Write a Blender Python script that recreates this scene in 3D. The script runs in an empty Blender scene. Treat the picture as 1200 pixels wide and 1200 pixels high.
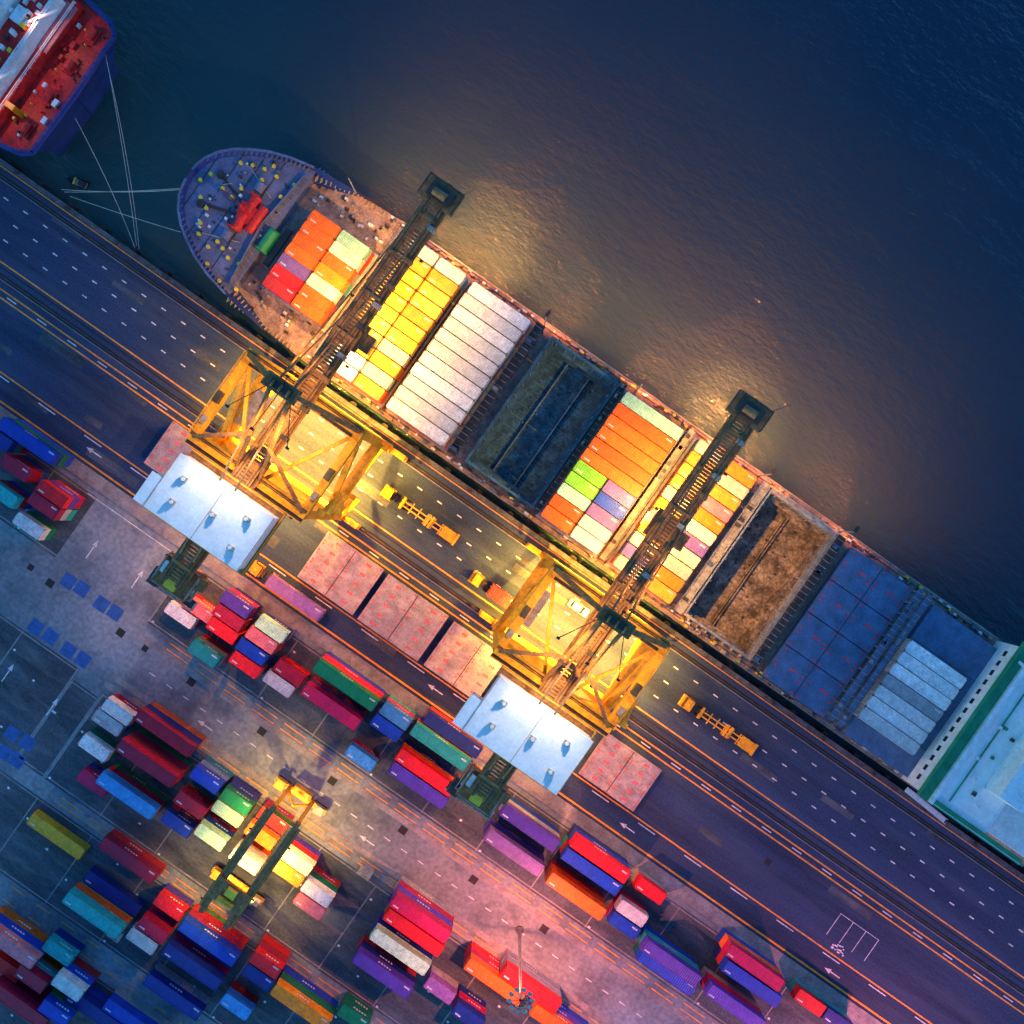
import bpy, math, random
from mathutils import Vector, Matrix
random.seed(7)
S=6.0; H=200.0; TH=math.radians(35); C=math.cos(TH); SN=math.sin(TH)
def T(px,py,z=0.0):
    dx=px-600; dy=py-600; k=(H-z)/H/S
    return ((dx*C+dy*SN)*k,(dx*SN-dy*C)*k)
def A(a,z): return a*(H-z)/H
scn=bpy.context.scene
scn.view_settings.view_transform='Standard'; scn.view_settings.look='None'; scn.view_settings.exposure=0
# ---------------- materials
def nd(nt,t,**k):
    n=nt.nodes.new(t)
    for a,b in k.items(): setattr(n,a,b)
    return n
def mat(name,col,rough=.6,metal=0,var=.35,scale=.6,fine=6.0,stretch=None,bump=0,dirt=None,dirtamt=.4,objrand=0,coord='Object',spec=.4):
    m=bpy.data.materials.new(name); m.use_nodes=True; nt=m.node_tree; b=nt.nodes['Principled BSDF']
    b.inputs['Roughness'].default_value=rough; b.inputs['Metallic'].default_value=metal
    b.inputs['Specular IOR Level'].default_value=spec
    tc=nd(nt,'ShaderNodeTexCoord'); mp=nd(nt,'ShaderNodeMapping')
    nt.links.new(tc.outputs[coord],mp.inputs['Vector'])
    if stretch: mp.inputs['Scale'].default_value=stretch
    if objrand:
        oi=nd(nt,'ShaderNodeObjectInfo'); mu=nd(nt,'ShaderNodeMath',operation='MULTIPLY'); mu.inputs[1].default_value=97
        nt.links.new(oi.outputs['Random'],mu.inputs[0]); nt.links.new(mu.outputs[0],mp.inputs['Location'])
    n1=nd(nt,'ShaderNodeTexNoise'); n1.inputs['Scale'].default_value=scale; n1.inputs['Detail'].default_value=4; n1.inputs['Roughness'].default_value=.6
    n2=nd(nt,'ShaderNodeTexNoise'); n2.inputs['Scale'].default_value=fine; n2.inputs['Detail'].default_value=2
    nt.links.new(mp.outputs[0],n1.inputs['Vector']); nt.links.new(tc.outputs[coord],n2.inputs['Vector'])
    mr=nd(nt,'ShaderNodeMapRange'); mr.inputs['From Min'].default_value=.3; mr.inputs['From Max'].default_value=.7
    mr.inputs['To Min'].default_value=1-var; mr.inputs['To Max'].default_value=1+var
    nt.links.new(n1.outputs['Fac'],mr.inputs['Value'])
    mr2=nd(nt,'ShaderNodeMapRange'); mr2.inputs['From Min'].default_value=.3; mr2.inputs['From Max'].default_value=.7
    mr2.inputs['To Min'].default_value=1-var*.6; mr2.inputs['To Max'].default_value=1+var*.6
    nt.links.new(n2.outputs['Fac'],mr2.inputs['Value'])
    mm=nd(nt,'ShaderNodeMath',operation='MULTIPLY'); nt.links.new(mr.outputs[0],mm.inputs[0]); nt.links.new(mr2.outputs[0],mm.inputs[1])
    last=mm.outputs[0]
    if objrand:
        m3=nd(nt,'ShaderNodeMapRange'); m3.inputs['To Min'].default_value=1-objrand; m3.inputs['To Max'].default_value=1+objrand*.6
        nt.links.new(oi.outputs['Random'],m3.inputs['Value'])
        m4=nd(nt,'ShaderNodeMath',operation='MULTIPLY'); nt.links.new(last,m4.inputs[0]); nt.links.new(m3.outputs[0],m4.inputs[1]); last=m4.outputs[0]
    vm=nd(nt,'ShaderNodeVectorMath',operation='SCALE'); vm.inputs[0].default_value=col; nt.links.new(last,vm.inputs['Scale'])
    out=vm.outputs[0]
    if dirt:
        n3=nd(nt,'ShaderNodeTexNoise'); n3.inputs['Scale'].default_value=scale*2.3; n3.inputs['Detail'].default_value=5; n3.inputs['Roughness'].default_value=.7
        nt.links.new(mp.outputs[0],n3.inputs['Vector'])
        r3=nd(nt,'ShaderNodeMapRange'); r3.inputs['From Min'].default_value=.48; r3.inputs['From Max'].default_value=.68; r3.inputs['To Max'].default_value=dirtamt
        nt.links.new(n3.outputs['Fac'],r3.inputs['Value'])
        mx=nd(nt,'ShaderNodeMix',data_type='RGBA'); nt.links.new(r3.outputs[0],mx.inputs['Factor'])
        nt.links.new(out,mx.inputs['A']); mx.inputs['B'].default_value=(*dirt,1); out=mx.outputs['Result']
    nt.links.new(out,b.inputs['Base Color'])
    return m
def emis(name,col,st):
    m=bpy.data.materials.new(name); m.use_nodes=True; b=m.node_tree.nodes['Principled BSDF']
    b.inputs['Emission Color'].default_value=(*col,1); b.inputs['Emission Strength'].default_value=st
    b.inputs['Base Color'].default_value=(*col,1); return m
M={}
M['asphalt']=mat('asphalt',(.024,.048,.104),.85,var=.45,scale=.12,fine=2.5,stretch=(.12,1.3,1),dirt=(.055,.085,.135),dirtamt=.6)
M['concrete']=mat('yard_concrete',(.20,.235,.265),.85,var=.36,scale=.05,fine=1.2,dirt=(.06,.08,.11),dirtamt=.75)
M['pad']=mat('block_pad',(.055,.072,.092),.85,var=.5,scale=.15,fine=2,stretch=(.3,1,1),dirt=(.15,.165,.18),dirtamt=.7)
M['strip']=mat('pale_concrete',(.27,.26,.26),.8,var=.3,scale=.3,fine=3,dirt=(.10,.10,.11),dirtamt=.55)
M['quay']=mat('quay_concrete',(.10,.11,.12),.85,var=.4,scale=.4,fine=3,dirt=(.03,.03,.035),dirtamt=.7)
M['white_line']=mat('white_road_paint',(.75,.75,.75),.6,var=.3,scale=.8,fine=4,dirt=(.2,.2,.2),dirtamt=.55)
M['yellow_line']=mat('orange_road_paint',(.98,.36,.02),.6,var=.25,scale=.8,fine=4,dirt=(.35,.14,.07),dirtamt=.5)
M['blue_paint']=mat('blue_road_paint',(.02,.10,.34),.6,var=.3,scale=.8,fine=4,dirt=(.1,.14,.2),dirtamt=.5)
M['black']=mat('dark_rubber',(.02,.02,.022),.7,var=.3)
M['steel']=mat('dark_steel',(.06,.05,.042),.5,.2,var=.4,fine=5)
M['rail']=mat('rail_steel',(.16,.13,.11),.35,.8)
M['cy']=mat('crane_yellow_paint',(.86,.40,.012),.42,var=.25,scale=.5,fine=3,dirt=(.36,.15,.03),dirtamt=.6)
M['boom']=mat('boom_weathered_bounce_tint',(.34,.16,.05),.6,var=.4,scale=.6,fine=3,dirt=(.08,.045,.03),dirtamt=.75)  # brown base carries the warm bounce of the lamps; dirt is weathering
M['roofw']=mat('white_roof_sheet',(.86,.85,.82),.4,var=.08,scale=.5,fine=3,dirt=(.62,.62,.60),dirtamt=.4)
M['glass']=mat('cab_glass',(.02,.03,.04),.1,0,var=.1)
M['deckblue']=mat('blue_deck_paint',(.15,.17,.28),.55,var=.35,scale=.4,fine=3,dirt=(.22,.15,.12),dirtamt=.5)
M['hullblue']=mat('blue_hull_paint',(.015,.045,.20),.4,var=.25,scale=.3,fine=2,dirt=(.12,.05,.03),dirtamt=.25)
M['deck']=mat('rusty_deck_paint',(.38,.25,.20),.65,var=.4,scale=.5,fine=3,dirt=(.15,.07,.04),dirtamt=.7)
M['coam']=mat('hatch_coaming_paint',(.42,.36,.29),.6,var=.35,scale=.6,fine=4,dirt=(.17,.09,.05),dirtamt=.6)
M['holdw']=mat('hold_wall',(.045,.13,.18),.7,var=.5,scale=.4,fine=3,dirt=(.04,.08,.095),dirtamt=.6)
M['holdg']=mat('hold_tank_top',(.05,.15,.18),.7,var=.65,scale=.5,fine=2.5,dirt=(.03,.055,.06),dirtamt=.8)
M['holdp']=mat('hold_rail_paint',(.14,.22,.25),.7,var=.4,scale=.5,fine=3)
M['holdf']=mat('hold_floor',(.36,.25,.18),.8,var=.75,scale=.35,fine=2,dirt=(.07,.05,.045),dirtamt=.85)
M['hatchb']=mat('blue_hatch_cover_paint',(.08,.14,.26),.55,var=.3,scale=.4,fine=3,dirt=(.12,.14,.17),dirtamt=.5)
M['hatchp']=mat('pink_grey_hatch_cover_paint',(.36,.30,.31),.6,var=.3,scale=.4,fine=3,dirt=(.18,.13,.12),dirtamt=.7)
M['redmark']=mat('red_mark_paint',(.85,.05,.06),.6)
M['whitep']=mat('white_paint',(.77,.78,.78),.45,var=.15,scale=.5,fine=3,dirt=(.45,.35,.30),dirtamt=.35)
M['green']=mat('green_deck_paint',(.02,.26,.12),.5,var=.25,scale=.5)
M['redd']=mat('red_deck_paint',(.72,.022,.02),.5,var=.4,scale=.5,fine=3,dirt=(.25,.03,.02),dirtamt=.6)
M['yel']=mat('bollard_yellow_paint',(.95,.62,.04),.5,var=.1)
M['grn']=mat('winch_green_paint',(.02,.28,.10),.5,var=.2)
M['rope']=mat('rope',(.5,.5,.46),.8,var=.2)
M['lampw']=emis('sodium_lamp_glow',(1,.72,.3),18)
M['lampc']=emis('mast_lamp_glow',(.75,.85,1),8)
CC={'red':(.82,.010,.018),'orange':(.92,.15,.010),'rust':(.62,.025,.03),'maroon':(.44,.010,.050),'magenta':(.66,.008,.10),'blue':(.008,.060,.50),
'navy':(.010,.03,.25),'sky':(.06,.34,.70),'teal':(.02,.40,.38),'green':(.005,.27,.10),'lime':(.25,.74,.05),'mint':(.42,.76,.50),'white':(.76,.76,.74),
'cream':(.82,.70,.46),'yellow':(.90,.42,.02),'amber':(.90,.28,.008),'purple':(.10,.05,.42),'violet':(.26,.13,.42),'pink':(.74,.18,.20),'grey':(.40,.42,.44)}
for k,c in CC.items():
    M['c_'+k]=mat('container_paint_'+k,c,.40,0,var=.2,scale=.7,fine=3,dirt=tuple(x*.5+.02 for x in c),dirtamt=.7,objrand=.28)
# ---------------- mesh builder
class MB:
    def __init__(s): s.v=[];s.f=[];s.m=[];s.ms=[]
    def mi(s,m):
        if m not in s.ms: s.ms.append(m)
        return s.ms.index(m)
    def add(s,vs,fs,m):
        o=len(s.v); s.v+=[tuple(x) for x in vs]; i=s.mi(m)
        for f in fs: s.f.append(tuple(o+a for a in f)); s.m.append(i)
    def box(s,x0,x1,y0,y1,z0,z1,m):
        s.add([(x0,y0,z0),(x1,y0,z0),(x1,y1,z0),(x0,y1,z0),(x0,y0,z1),(x1,y0,z1),(x1,y1,z1),(x0,y1,z1)],
        [(0,3,2,1),(4,5,6,7),(0,1,5,4),(1,2,6,5),(2,3,7,6),(3,0,4,7)],m)
    def quad(s,x0,x1,y0,y1,z,m): s.add([(x0,y0,z),(x1,y0,z),(x1,y1,z),(x0,y1,z)],[(0,1,2,3)],m)
    def beam(s,a,b,w,h,m):
        a=Vector(a);b=Vector(b);d=(b-a).normalized()
        up=Vector((0,0,1)) if abs(d.z)<.95 else Vector((0,1,0))
        r=d.cross(up).normalized();u=r.cross(d).normalized(); vs=[]
        for p in (a,b):
            for sx,sy in ((-1,-1),(1,-1),(1,1),(-1,1)): vs.append(p+r*sx*w/2+u*sy*h/2)
        s.add(vs,[(0,3,2,1),(4,5,6,7),(0,1,5,4),(1,2,6,5),(2,3,7,6),(3,0,4,7)],m)
    def cyl(s,a,b,r,m,n=8,r2=None):
        a=Vector(a);b=Vector(b);d=(b-a).normalized(); r2=r if r2 is None else r2
        up=Vector((0,0,1)) if abs(d.z)<.95 else Vector((0,1,0))
        x=d.cross(up).normalized();y=x.cross(d).normalized(); vs=[]
        for p,rr in ((a,r),(b,r2)):
            for i in range(n):
                t=2*math.pi*i/n; vs.append(p+x*math.cos(t)*rr+y*math.sin(t)*rr)
        fs=[tuple(range(n-1,-1,-1)),tuple(range(n,2*n))]+[(i,(i+1)%n,n+(i+1)%n,n+i) for i in range(n)]
        s.add(vs,fs,m)
    def fence(s,pts,h,m,r=.05,step=2.0,rails=2):
        for a,b in zip(pts[:-1],pts[1:]):
            a=Vector(a);b=Vector(b);L=(b-a).length;n=max(1,int(L/step))
            for k in range(rails):
                z=Vector((0,0,h*(k+1)/rails)); s.beam(a+z,b+z,r*2,r*2,m)
            for i in range(n+1):
                p=a.lerp(b,i/n); s.beam(p,p+Vector((0,0,h)),r*1.6,r*1.6,m)
    def build(s,name,parent=None,loc=(0,0,0),rot=0,smooth=False):
        me=bpy.data.meshes.new(name); me.from_pydata(s.v,[],s.f)
        for m in s.ms: me.materials.append(M[m])
        me.polygons.foreach_set('material_index',s.m)
        me.update(); o=bpy.data.objects.new(name,me); scn.collection.objects.link(o)
        o.location=loc;o.rotation_euler=(0,0,rot)
        if parent: o.parent=parent
        return o
def empty(name,loc=(0,0,0),rot=0):
    e=bpy.data.objects.new(name,None); scn.collection.objects.link(e); e.location=loc;e.rotation_euler=(0,0,rot);return e
def lamp(kind,name,loc,power,col,target=None,size=120,blend=.6,radius=.4,parent=None):
    l=bpy.data.lights.new(name,kind); l.energy=power;l.color=col
    if kind!='SUN': l.shadow_soft_size=radius
    o=bpy.data.objects.new(name,l); scn.collection.objects.link(o); o.location=loc
    if kind=='SPOT':
        l.spot_size=math.radians(size); l.spot_blend=blend
        d=Vector(target)-Vector(loc); o.rotation_euler=d.to_track_quat('-Z','Y').to_euler()
    if parent: o.parent=parent
    return o
QE=-0.7; WL=-2.6
# ---------------- ground, water
b=MB(); b.add([(-3000,-3000,0),(3000,-3000,0),(3000,QE,0),(-3000,QE,0)],[(0,1,2,3)],'concrete'); b.build('ground')
b=MB(); b.box(-1500,1500,QE-3,QE,WL-6,-.01,'quay'); 
b.box(-1500,1500,QE-.9,QE,.0,.22,'quay')
b.build('quay_wall')
b=MB()
for i in range(-30,31):
    x=i*7.5; b.box(x-.7,x+.7,QE,QE+.45,-2.2,-.1,'black'); b.box(x-.5,x+.5,QE+.45,QE+.6,-2.3,-.05,'steel')
b.build('quay_fenders')
for i in range(-14,15):
    b=MB(); b.cyl((0,0,.22),(0,0,.75),.25,'steel',10); b.cyl((0,0,.7),(0,0,.9),.42,'steel',10); b.build('mooring_bollard',loc=(i*12+3,QE-.5,0))
b=MB(); b.quad(-1500,1500,-40.3,QE-.9,.004,'asphalt'); b.build('quay_road')
b=MB(); b.box(-1500,1500,-43.0,-40.3,-.1,.12,'strip'); b.build('kerb_pavement')
# water
wm=bpy.data.materials.new('harbour_water'); wm.use_nodes=True; nt=wm.node_tree; bs=nt.nodes['Principled BSDF']
bs.inputs['Roughness'].default_value=.07; bs.inputs['IOR'].default_value=1.33
tc=nd(nt,'ShaderNodeTexCoord'); big=nd(nt,'ShaderNodeTexNoise'); big.inputs['Scale'].default_value=.012; big.inputs['Detail'].default_value=5
nt.links.new(tc.outputs['Object'],big.inputs['Vector'])
sp=nd(nt,'ShaderNodeSeparateXYZ'); nt.links.new(tc.outputs['Object'],sp.inputs[0])
# light falloff painted into the water colour: teal at the berth, dark navy outward
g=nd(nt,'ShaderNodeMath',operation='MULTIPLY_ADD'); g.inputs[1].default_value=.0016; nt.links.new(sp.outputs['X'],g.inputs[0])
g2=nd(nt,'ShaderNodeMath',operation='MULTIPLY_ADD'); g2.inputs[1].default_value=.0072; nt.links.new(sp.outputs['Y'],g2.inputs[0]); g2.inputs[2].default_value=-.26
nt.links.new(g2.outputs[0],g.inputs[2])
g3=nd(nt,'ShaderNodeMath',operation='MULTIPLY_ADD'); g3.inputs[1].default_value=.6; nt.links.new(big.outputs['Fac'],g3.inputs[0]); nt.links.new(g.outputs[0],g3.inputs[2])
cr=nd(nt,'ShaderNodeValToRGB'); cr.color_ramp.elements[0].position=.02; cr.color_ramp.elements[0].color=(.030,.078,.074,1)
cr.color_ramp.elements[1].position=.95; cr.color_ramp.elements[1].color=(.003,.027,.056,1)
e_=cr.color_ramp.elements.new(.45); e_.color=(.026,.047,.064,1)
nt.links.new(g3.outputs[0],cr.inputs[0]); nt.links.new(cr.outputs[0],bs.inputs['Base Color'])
mp=nd(nt,'ShaderNodeMapping'); mp.inputs['Scale'].default_value=(.5,1,1); mp.inputs['Rotation'].default_value=(0,0,.5); nt.links.new(tc.outputs['Object'],mp.inputs[0])
w1=nd(nt,'ShaderNodeTexNoise'); w1.inputs['Scale'].default_value=.8; w1.inputs['Detail'].default_value=4; w1.inputs['Roughness'].default_value=.6; nt.links.new(mp.outputs[0],w1.inputs['Vector'])
w2=nd(nt,'ShaderNodeTexNoise'); w2.inputs['Scale'].default_value=.12; w2.inputs['Detail'].default_value=2; nt.links.new(mp.outputs[0],w2.inputs['Vector'])
bp2=nd(nt,'ShaderNodeBump'); bp2.inputs['Distance'].default_value=1.4; bp2.inputs['Strength'].default_value=.8; nt.links.new(w2.outputs['Fac'],bp2.inputs['Height'])
bp=nd(nt,'ShaderNodeBump'); bp.inputs['Distance'].default_value=.48; bp.inputs['Strength'].default_value=1.0; nt.links.new(w1.outputs['Fac'],bp.inputs['Height']); nt.links.new(bp2.outputs[0],bp.inputs['Normal'])
nt.links.new(bp.outputs[0],bs.inputs['Normal'])
M['water']=wm
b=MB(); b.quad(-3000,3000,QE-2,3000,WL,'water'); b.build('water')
# ---------------- markings
b=MB(); z=.010
def dash(v,u0,u1,L,gap,w,m,zz=.010):
    u=u0
    while u<u1: b.quad(u,u+L,v-w/2,v+w/2,zz,m); u+=L+gap
for v in (-6.6,-10.0,-13.4): dash(v,-220,260,1.1,3.6,.24,'white_line')
for v in (-1.9,): dash(v,-300,300,600,1,.2,'yellow_line')
for v in (-17.2,-21.6,-23.0,-34.9): dash(v,-300,300,600,1,.28,'yellow_line')
dash(-22.3,-220,260,2.2,5,.2,'white_line'); dash(-35.6,-220,260,4,7,.2,'white_line'); dash(-39.6,-300,300,600,1,.36,'yellow_line')
def arrow(px,py,d=1,L=3.6,rot=False):
    u,v=T(px,py)
    if rot:
        b.quad(u-.1,u+.1,v-1.8,v+1.2,.011,'white_line'); b.add([(u-.5,v+1.0,.011),(u+.5,v+1.0,.011),(u,v+2.4,.011)],[(0,1,2)],'white_line')
    else:
        b.quad(u-L/2 if d>0 else u-L/2+1.3,u+L/2-1.3 if d>0 else u+L/2,v-.12,v+.12,.011,'white_line')
        tx=u+d*L/2; bx=u+d*(L/2-1.4); b.add([(bx,v-.5,.011),(bx,v+.5,.011),(tx,v,.011)],[(0,1,2) if d<0 else (0,2,1)],'white_line')
for p in ((510,808),(735,970),(110,530),(975,1140)): arrow(*p,d=-1)
for p in ((430,985),(240,850)): arrow(*p,d=-1)
for p in ((107,645),(160,680),(60,830),(8,790)): arrow(*p,rot=True)
for v in (-59.3,-60.6,-72.2,-73.4,-96.2,-97.4): dash(v,-40,260,5.2,1.6,.2,'yellow_line',.014)
for v in (-66.3,): dash(v,-40,260,1.4,2.6,.18,'white_line',.014)
for v in (-116,-119): dash(v,-200,260,3,3,.18,'yellow_line',.014)
for px,py in ((80,681),(96,690),(119,708),(135,718),(42,735),(59,746),(80,762),(97,773),(14,860),(32,870),(5,882),(20,891)):
    u,v=T(px,py); b.quad(u-1.35,u+1.35,v-1.35,v+1.35,.012,'blue_paint')
for i in range(8):
    u,v=T(222+83*i-166,802+57.5*i-115)
    b.quad(u-.8,u+.8,-63.9,-62.4,.016,'black')
for px,py in ((36,665),(170,760),(455,735),(900,1010)):
    u,v=T(px,py); b.quad(u-.6,u+.6,v-.6,v+.6,.016,'black')
u0,v0=T(975,1085)
for i in range(4): b.quad(u0+i*3,u0+i*3+.12,v0-2,v0+3,.012,'white_line')
b.quad(u0,u0+9,v0+2.9,v0+3,.013,'white_line')
for i in range(26): 
    x=u0+random.uniform(2,5);y=v0-3+random.uniform(-.8,.8); b.quad(x,x+.3,y,y+.25,.012+i*.0001,'white_line')
dash(-44.5,-70,-48,22,1,.16,'white_line')
b.build('road_marking')
b=MB()
for i in range(34):
    u=random.uniform(-110,130); v=random.choice([random.uniform(-16,-4.5),random.uniform(-39,-24)]); L=random.uniform(3,12); w_=random.uniform(.8,2.2)
    b.quad(u,u+L,v,v+w_,.0062+i*.00003,random.choice(['pad','asphalt','pad']))
b.build('road_repair_patch')
b=MB()
for v in (-3.5,-19.5):
    b.quad(-600,600,v-.45,v+.45,.0085,'black'); b.box(-600,600,v-.08,v+.08,.0,.05,'rail')
    b.box(-600,600,v-.62,v-.5,.0,.03,'strip')
b.box(-600,600,-18.2,-17.9,0,.02,'black')
b.build('crane_rail')
b=MB()
for (u0,u1,v0,v1) in ((-46,260,-58.5,-44.2),(-260,-68,-58.5,-44.2),(-45,260,-95,-74.6),(-260,-52,-95,-74.6+1.0),(-51.5,-45.5,-95,-76),(-70,260,-115,-98.5),(-200,260,-140,-121)):
    b.quad(u0,u1,v0,v1,.006,'pad')
    n=int((u1-u0)/6.5)
    for i in range(n+1):
        x=u0+i*6.5; 
        if i%2==0: b.quad(x,x+.25,v0+.2,v1-.2,.010,'strip')
        for k in range(int((v1-v0)/2.75)):
            if (i*7+k*3)%4==0: b.quad(x+.6,x+1.1,v0+k*2.75+.5,v0+k*2.75+.9,.012,'white_line')
    for vv in (v0+.4,v1-.6): b.quad(u0,u1,vv,vv+.25,.011,'strip')
b.build('container_yard_pavement')
b=MB()
for v in (-61.6,-71,-97,-73): 
    b.quad(-46,260,v-.6,v+.6,.007+abs(v)*.00001,'strip')
b.build('gantry_runway_pavement')
# ---------------- containers
def cont_mesh(L):
    W=2.44; Hh=2.59; b=MB(); m='c_red'
    n=int(L/.42)
    x0=-L/2+.15; dx=(L-.3)/n; vs=[];fs=[]
    prof=[]
    for i in range(n):
        a=x0+i*dx
        prof+= [(a,0),(a+dx*.35,0),(a+dx*.5,-1),(a+dx*.85,-1)]
    prof.append((x0+n*dx,0))
    for (x,d) in prof:
        vs.append((x,-W/2+.09,Hh-.03+d*.05)); vs.append((x,W/2-.09,Hh-.03+d*.05))
    k=len(prof)
    fs=[(2*i,2*i+2,2*i+3,2*i+1) for i in range(k-1)]; b.add(vs,fs,m)
    for s in (-1,1):
        vs=[]
        for (x,d) in prof:
            y=s*(W/2-.02+d*.04); vs.append((x,y,.15)); vs.append((x,y,Hh-.08))
        fs=[(2*i,2*i+2,2*i+3,2*i+1) if s<0 else (2*i,2*i+1,2*i+3,2*i+2) for i in range(k-1)]; b.add(vs,fs,m)
        b.box(-L/2+.1,L/2-.1,min(s*W/2,s*(W/2-.1)),max(s*W/2,s*(W/2-.1)),0.02,.16,m)
        b.box(-L/2+.1,L/2-.1,min(s*W/2,s*(W/2-.1)),max(s*W/2,s*(W/2-.1)),Hh-.1,Hh-.005,m)
        yy=s*(W/2-.012)
        if s>0:
          for q in range(5):
            xa=-L*.16+q*.62; zz=(1.1,1.6)
            pts=[(xa,yy,zz[0]),(xa+.40,yy,zz[0]),(xa+.40,yy,zz[1]),(xa,yy,zz[1])]; b.add(pts,[(3,2,1,0)],'whitep')
    for q in range(6): b.quad(L/2-.75-q*.2,L/2-.62-q*.2,.55,.85,Hh-.02,'whitep')
    for sx in (-1,1):
        for sy in (-1,1):
            xa,xb=sorted((sx*L/2,sx*(L/2-.16))); ya,yb=sorted((sy*W/2*1.002,sy*(W/2-.17)))
            b.box(xa,xb,ya,yb,0,Hh,m)
            b.box(min(sx*(L/2+.004),sx*(L/2-.2)),max(sx*(L/2+.004),sx*(L/2-.2)),min(sy*(W/2+.006),sy*(W/2-.19)),max(sy*(W/2+.006),sy*(W/2-.19)),Hh-.1,Hh+.01,'steel')
        xa,xb=sorted((sx*(L/2-.03),sx*(L/2-.1))); b.box(xa,xb,-W/2+.17,W/2-.17,.05,Hh-.02,m)
    for y in (-.8,-.3,.3,.8): b.cyl((L/2-.01,y,.1),(L/2-.01,y,Hh-.1),.025,'steel',6)
    b.box(-L/2+.1,L/2-.1,-W/2+.1,W/2-.1,.05,.12,m)
    o=b.build('tmp'); me=o.data; bpy.data.objects.remove(o); return me
CM={}
def cont(u,v,z,L,col,sy=1):
    key=round(L,1)
    if key not in CM: CM[key]=cont_mesh(L)
    o=bpy.data.objects.new('shipping_container',CM[key]); scn.collection.objects.link(o)
    o.location=(u,v,z); o.rotation_euler=(0,0,(math.pi if random.random()<.5 else 0)+random.uniform(-.004,.004)); o.scale=(1,sy,1)
    o.material_slots[0].link='OBJECT'; o.material_slots[0].material=M['c_'+col]; return o
placed=[]
cols_all=['red','rust','maroon','blue','navy','purple','teal','grey','magenta','green','orange']
def stack(px,py,L,t,col):
    z=t*2.62; u,v=T(px,py,z); v=round(v/2.75)*2.75
    def hit(u,v):
        return any(abs(v-b)<2.5 and abs(u-a)<(L+l)/2+.25 for a,b,l in placed)
    best=None
    for dv in (0,2.75,-2.75):
        for k in range(0,26):
            for s in (1,-1):
                if not hit(u+s*k*.25,v+dv):
                    c=k*.25+abs(dv)*.8
                    if best is None or c<best[0]: best=(c,u+s*k*.25,v+dv)
    if best is None: return
    _,u,v=best
    placed.append((u,v,L))
    for i in range(t):
        cont(u+random.uniform(-.05,.05),v+random.uniform(-.05,.05),.02+i*2.62,L,col if i==t-1 else random.choice(cols_all))
F=12.5;T2=6.2
yard=[ # block A
(278,706,T2,3,'purple'),(318,737,T2,3,'mint'),(266,726,T2,3,'maroon'),(303,755,T2,3,'pink'),(237,708,T2,2,'pink'),(213,718,T2,2,'white'),(255,742,T2,3,'red'),(292,768,T2,3,'blue'),(243,760,T2,3,'teal'),(282,786,T2,3,'red'),
(336,792,T2,2,'maroon'),(322,808,T2,2,'white'),(407,800,13.6,4,'green'),(383,835,F,3,'magenta'),(462,842,T2,3,'sky'),(448,860,T2,3,'blue'),(425,885,T2,2,'sky'),
(518,872,F,3,'teal'),(502,900,F,3,'red'),(487,925,F,3,'purple'),(530,862,F,2,'navy'),(620,972,F,3,'purple'),(605,996,F,3,'violet'),(707,1003,F,3,'red'),(692,1024,F,3,'blue'),(676,1050,F,3,'orange'),
(762,1045,T2,2,'red'),(740,1072,T2,2,'white'),(727,1092,T2,2,'blue'),(790,1125,F,3,'purple'),(778,1145,F,2,'blue'),(888,1130,F,3,'magenta'),(878,1158,F,3,'blue'),(862,1182,F,3,'purple'),(948,1178,T2,2,'red'),(985,1195,T2,2,'navy'),
(28,522,F,3,'blue'),(14,552,T2,3,'maroon'),(64,574,T2,3,'red'),(4,575,T2,3,'teal'),(50,594,T2,3,'maroon'),(36,612,T2,2,'white'),(-20,500,F,3,'navy'),
# block B
(142,828,T2,2,'white'),(127,845,T2,2,'grey'),(108,880,T2,2,'white'),(190,862,F,3,'maroon'),(170,896,F,4,'maroon'),(152,926,F,3,'sky'),(110,915,T2,2,'magenta'),
(243,912,T2,3,'blue'),(278,937,T2,3,'green'),(227,937,T2,3,'maroon'),(262,960,T2,3,'mint'),(210,962,T2,2,'blue'),(244,985,T2,3,'mint'),
(303,983,T2,3,'orange'),(284,1014,T2,3,'white'),(348,1010,T2,3,'cream'),(333,1030,T2,3,'amber'),(374,1044,T2,3,'white'),(360,1066,T2,3,'pink'),
(492,1078,F,4,'magenta'),(480,1100,F,4,'red'),(467,1118,F,3,'mint'),(452,1138,F,3,'purple'),(515,1162,T2,2,'violet'),(580,1150,F,3,'orange'),(610,1178,F,3,'red'),(550,1185,T2,3,'navy'),(660,1200,F,3,'orange'),
(318,963,T2,2,'rust'),(268,1045,T2,2,'cream'),
# block C
(65,980,F,1,'yellow'),(147,1012,F,2,'maroon'),(110,1070,F,3,'teal'),(195,1068,T2,2,'red'),(180,1088,T2,2,'maroon'),(164,1106,T2,2,'white'),(240,1110,F,3,'blue'),(222,1138,F,3,'navy'),(312,1130,T2,3,'red'),(298,1152,T2,3,'navy'),
(340,1182,F,3,'amber'),(278,1178,T2,2,'sky'),(133,1045,F,1,'navy'),(205,1165,F,2,'navy'),(415,1192,T2,2,'green'),
# block D
(8,1108,F,3,'pink'),(35,1148,T2,3,'maroon'),(75,1163,T2,3,'white'),(20,1180,F,3,'maroon'),(62,1190,T2,3,'blue'),(112,1185,F,2,'navy'),(0,1145,T2,2,'red'),(150,1205,F,2,'blue'),(55,1135,T2,2,'teal')]
for y in yard: stack(*y)
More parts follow.
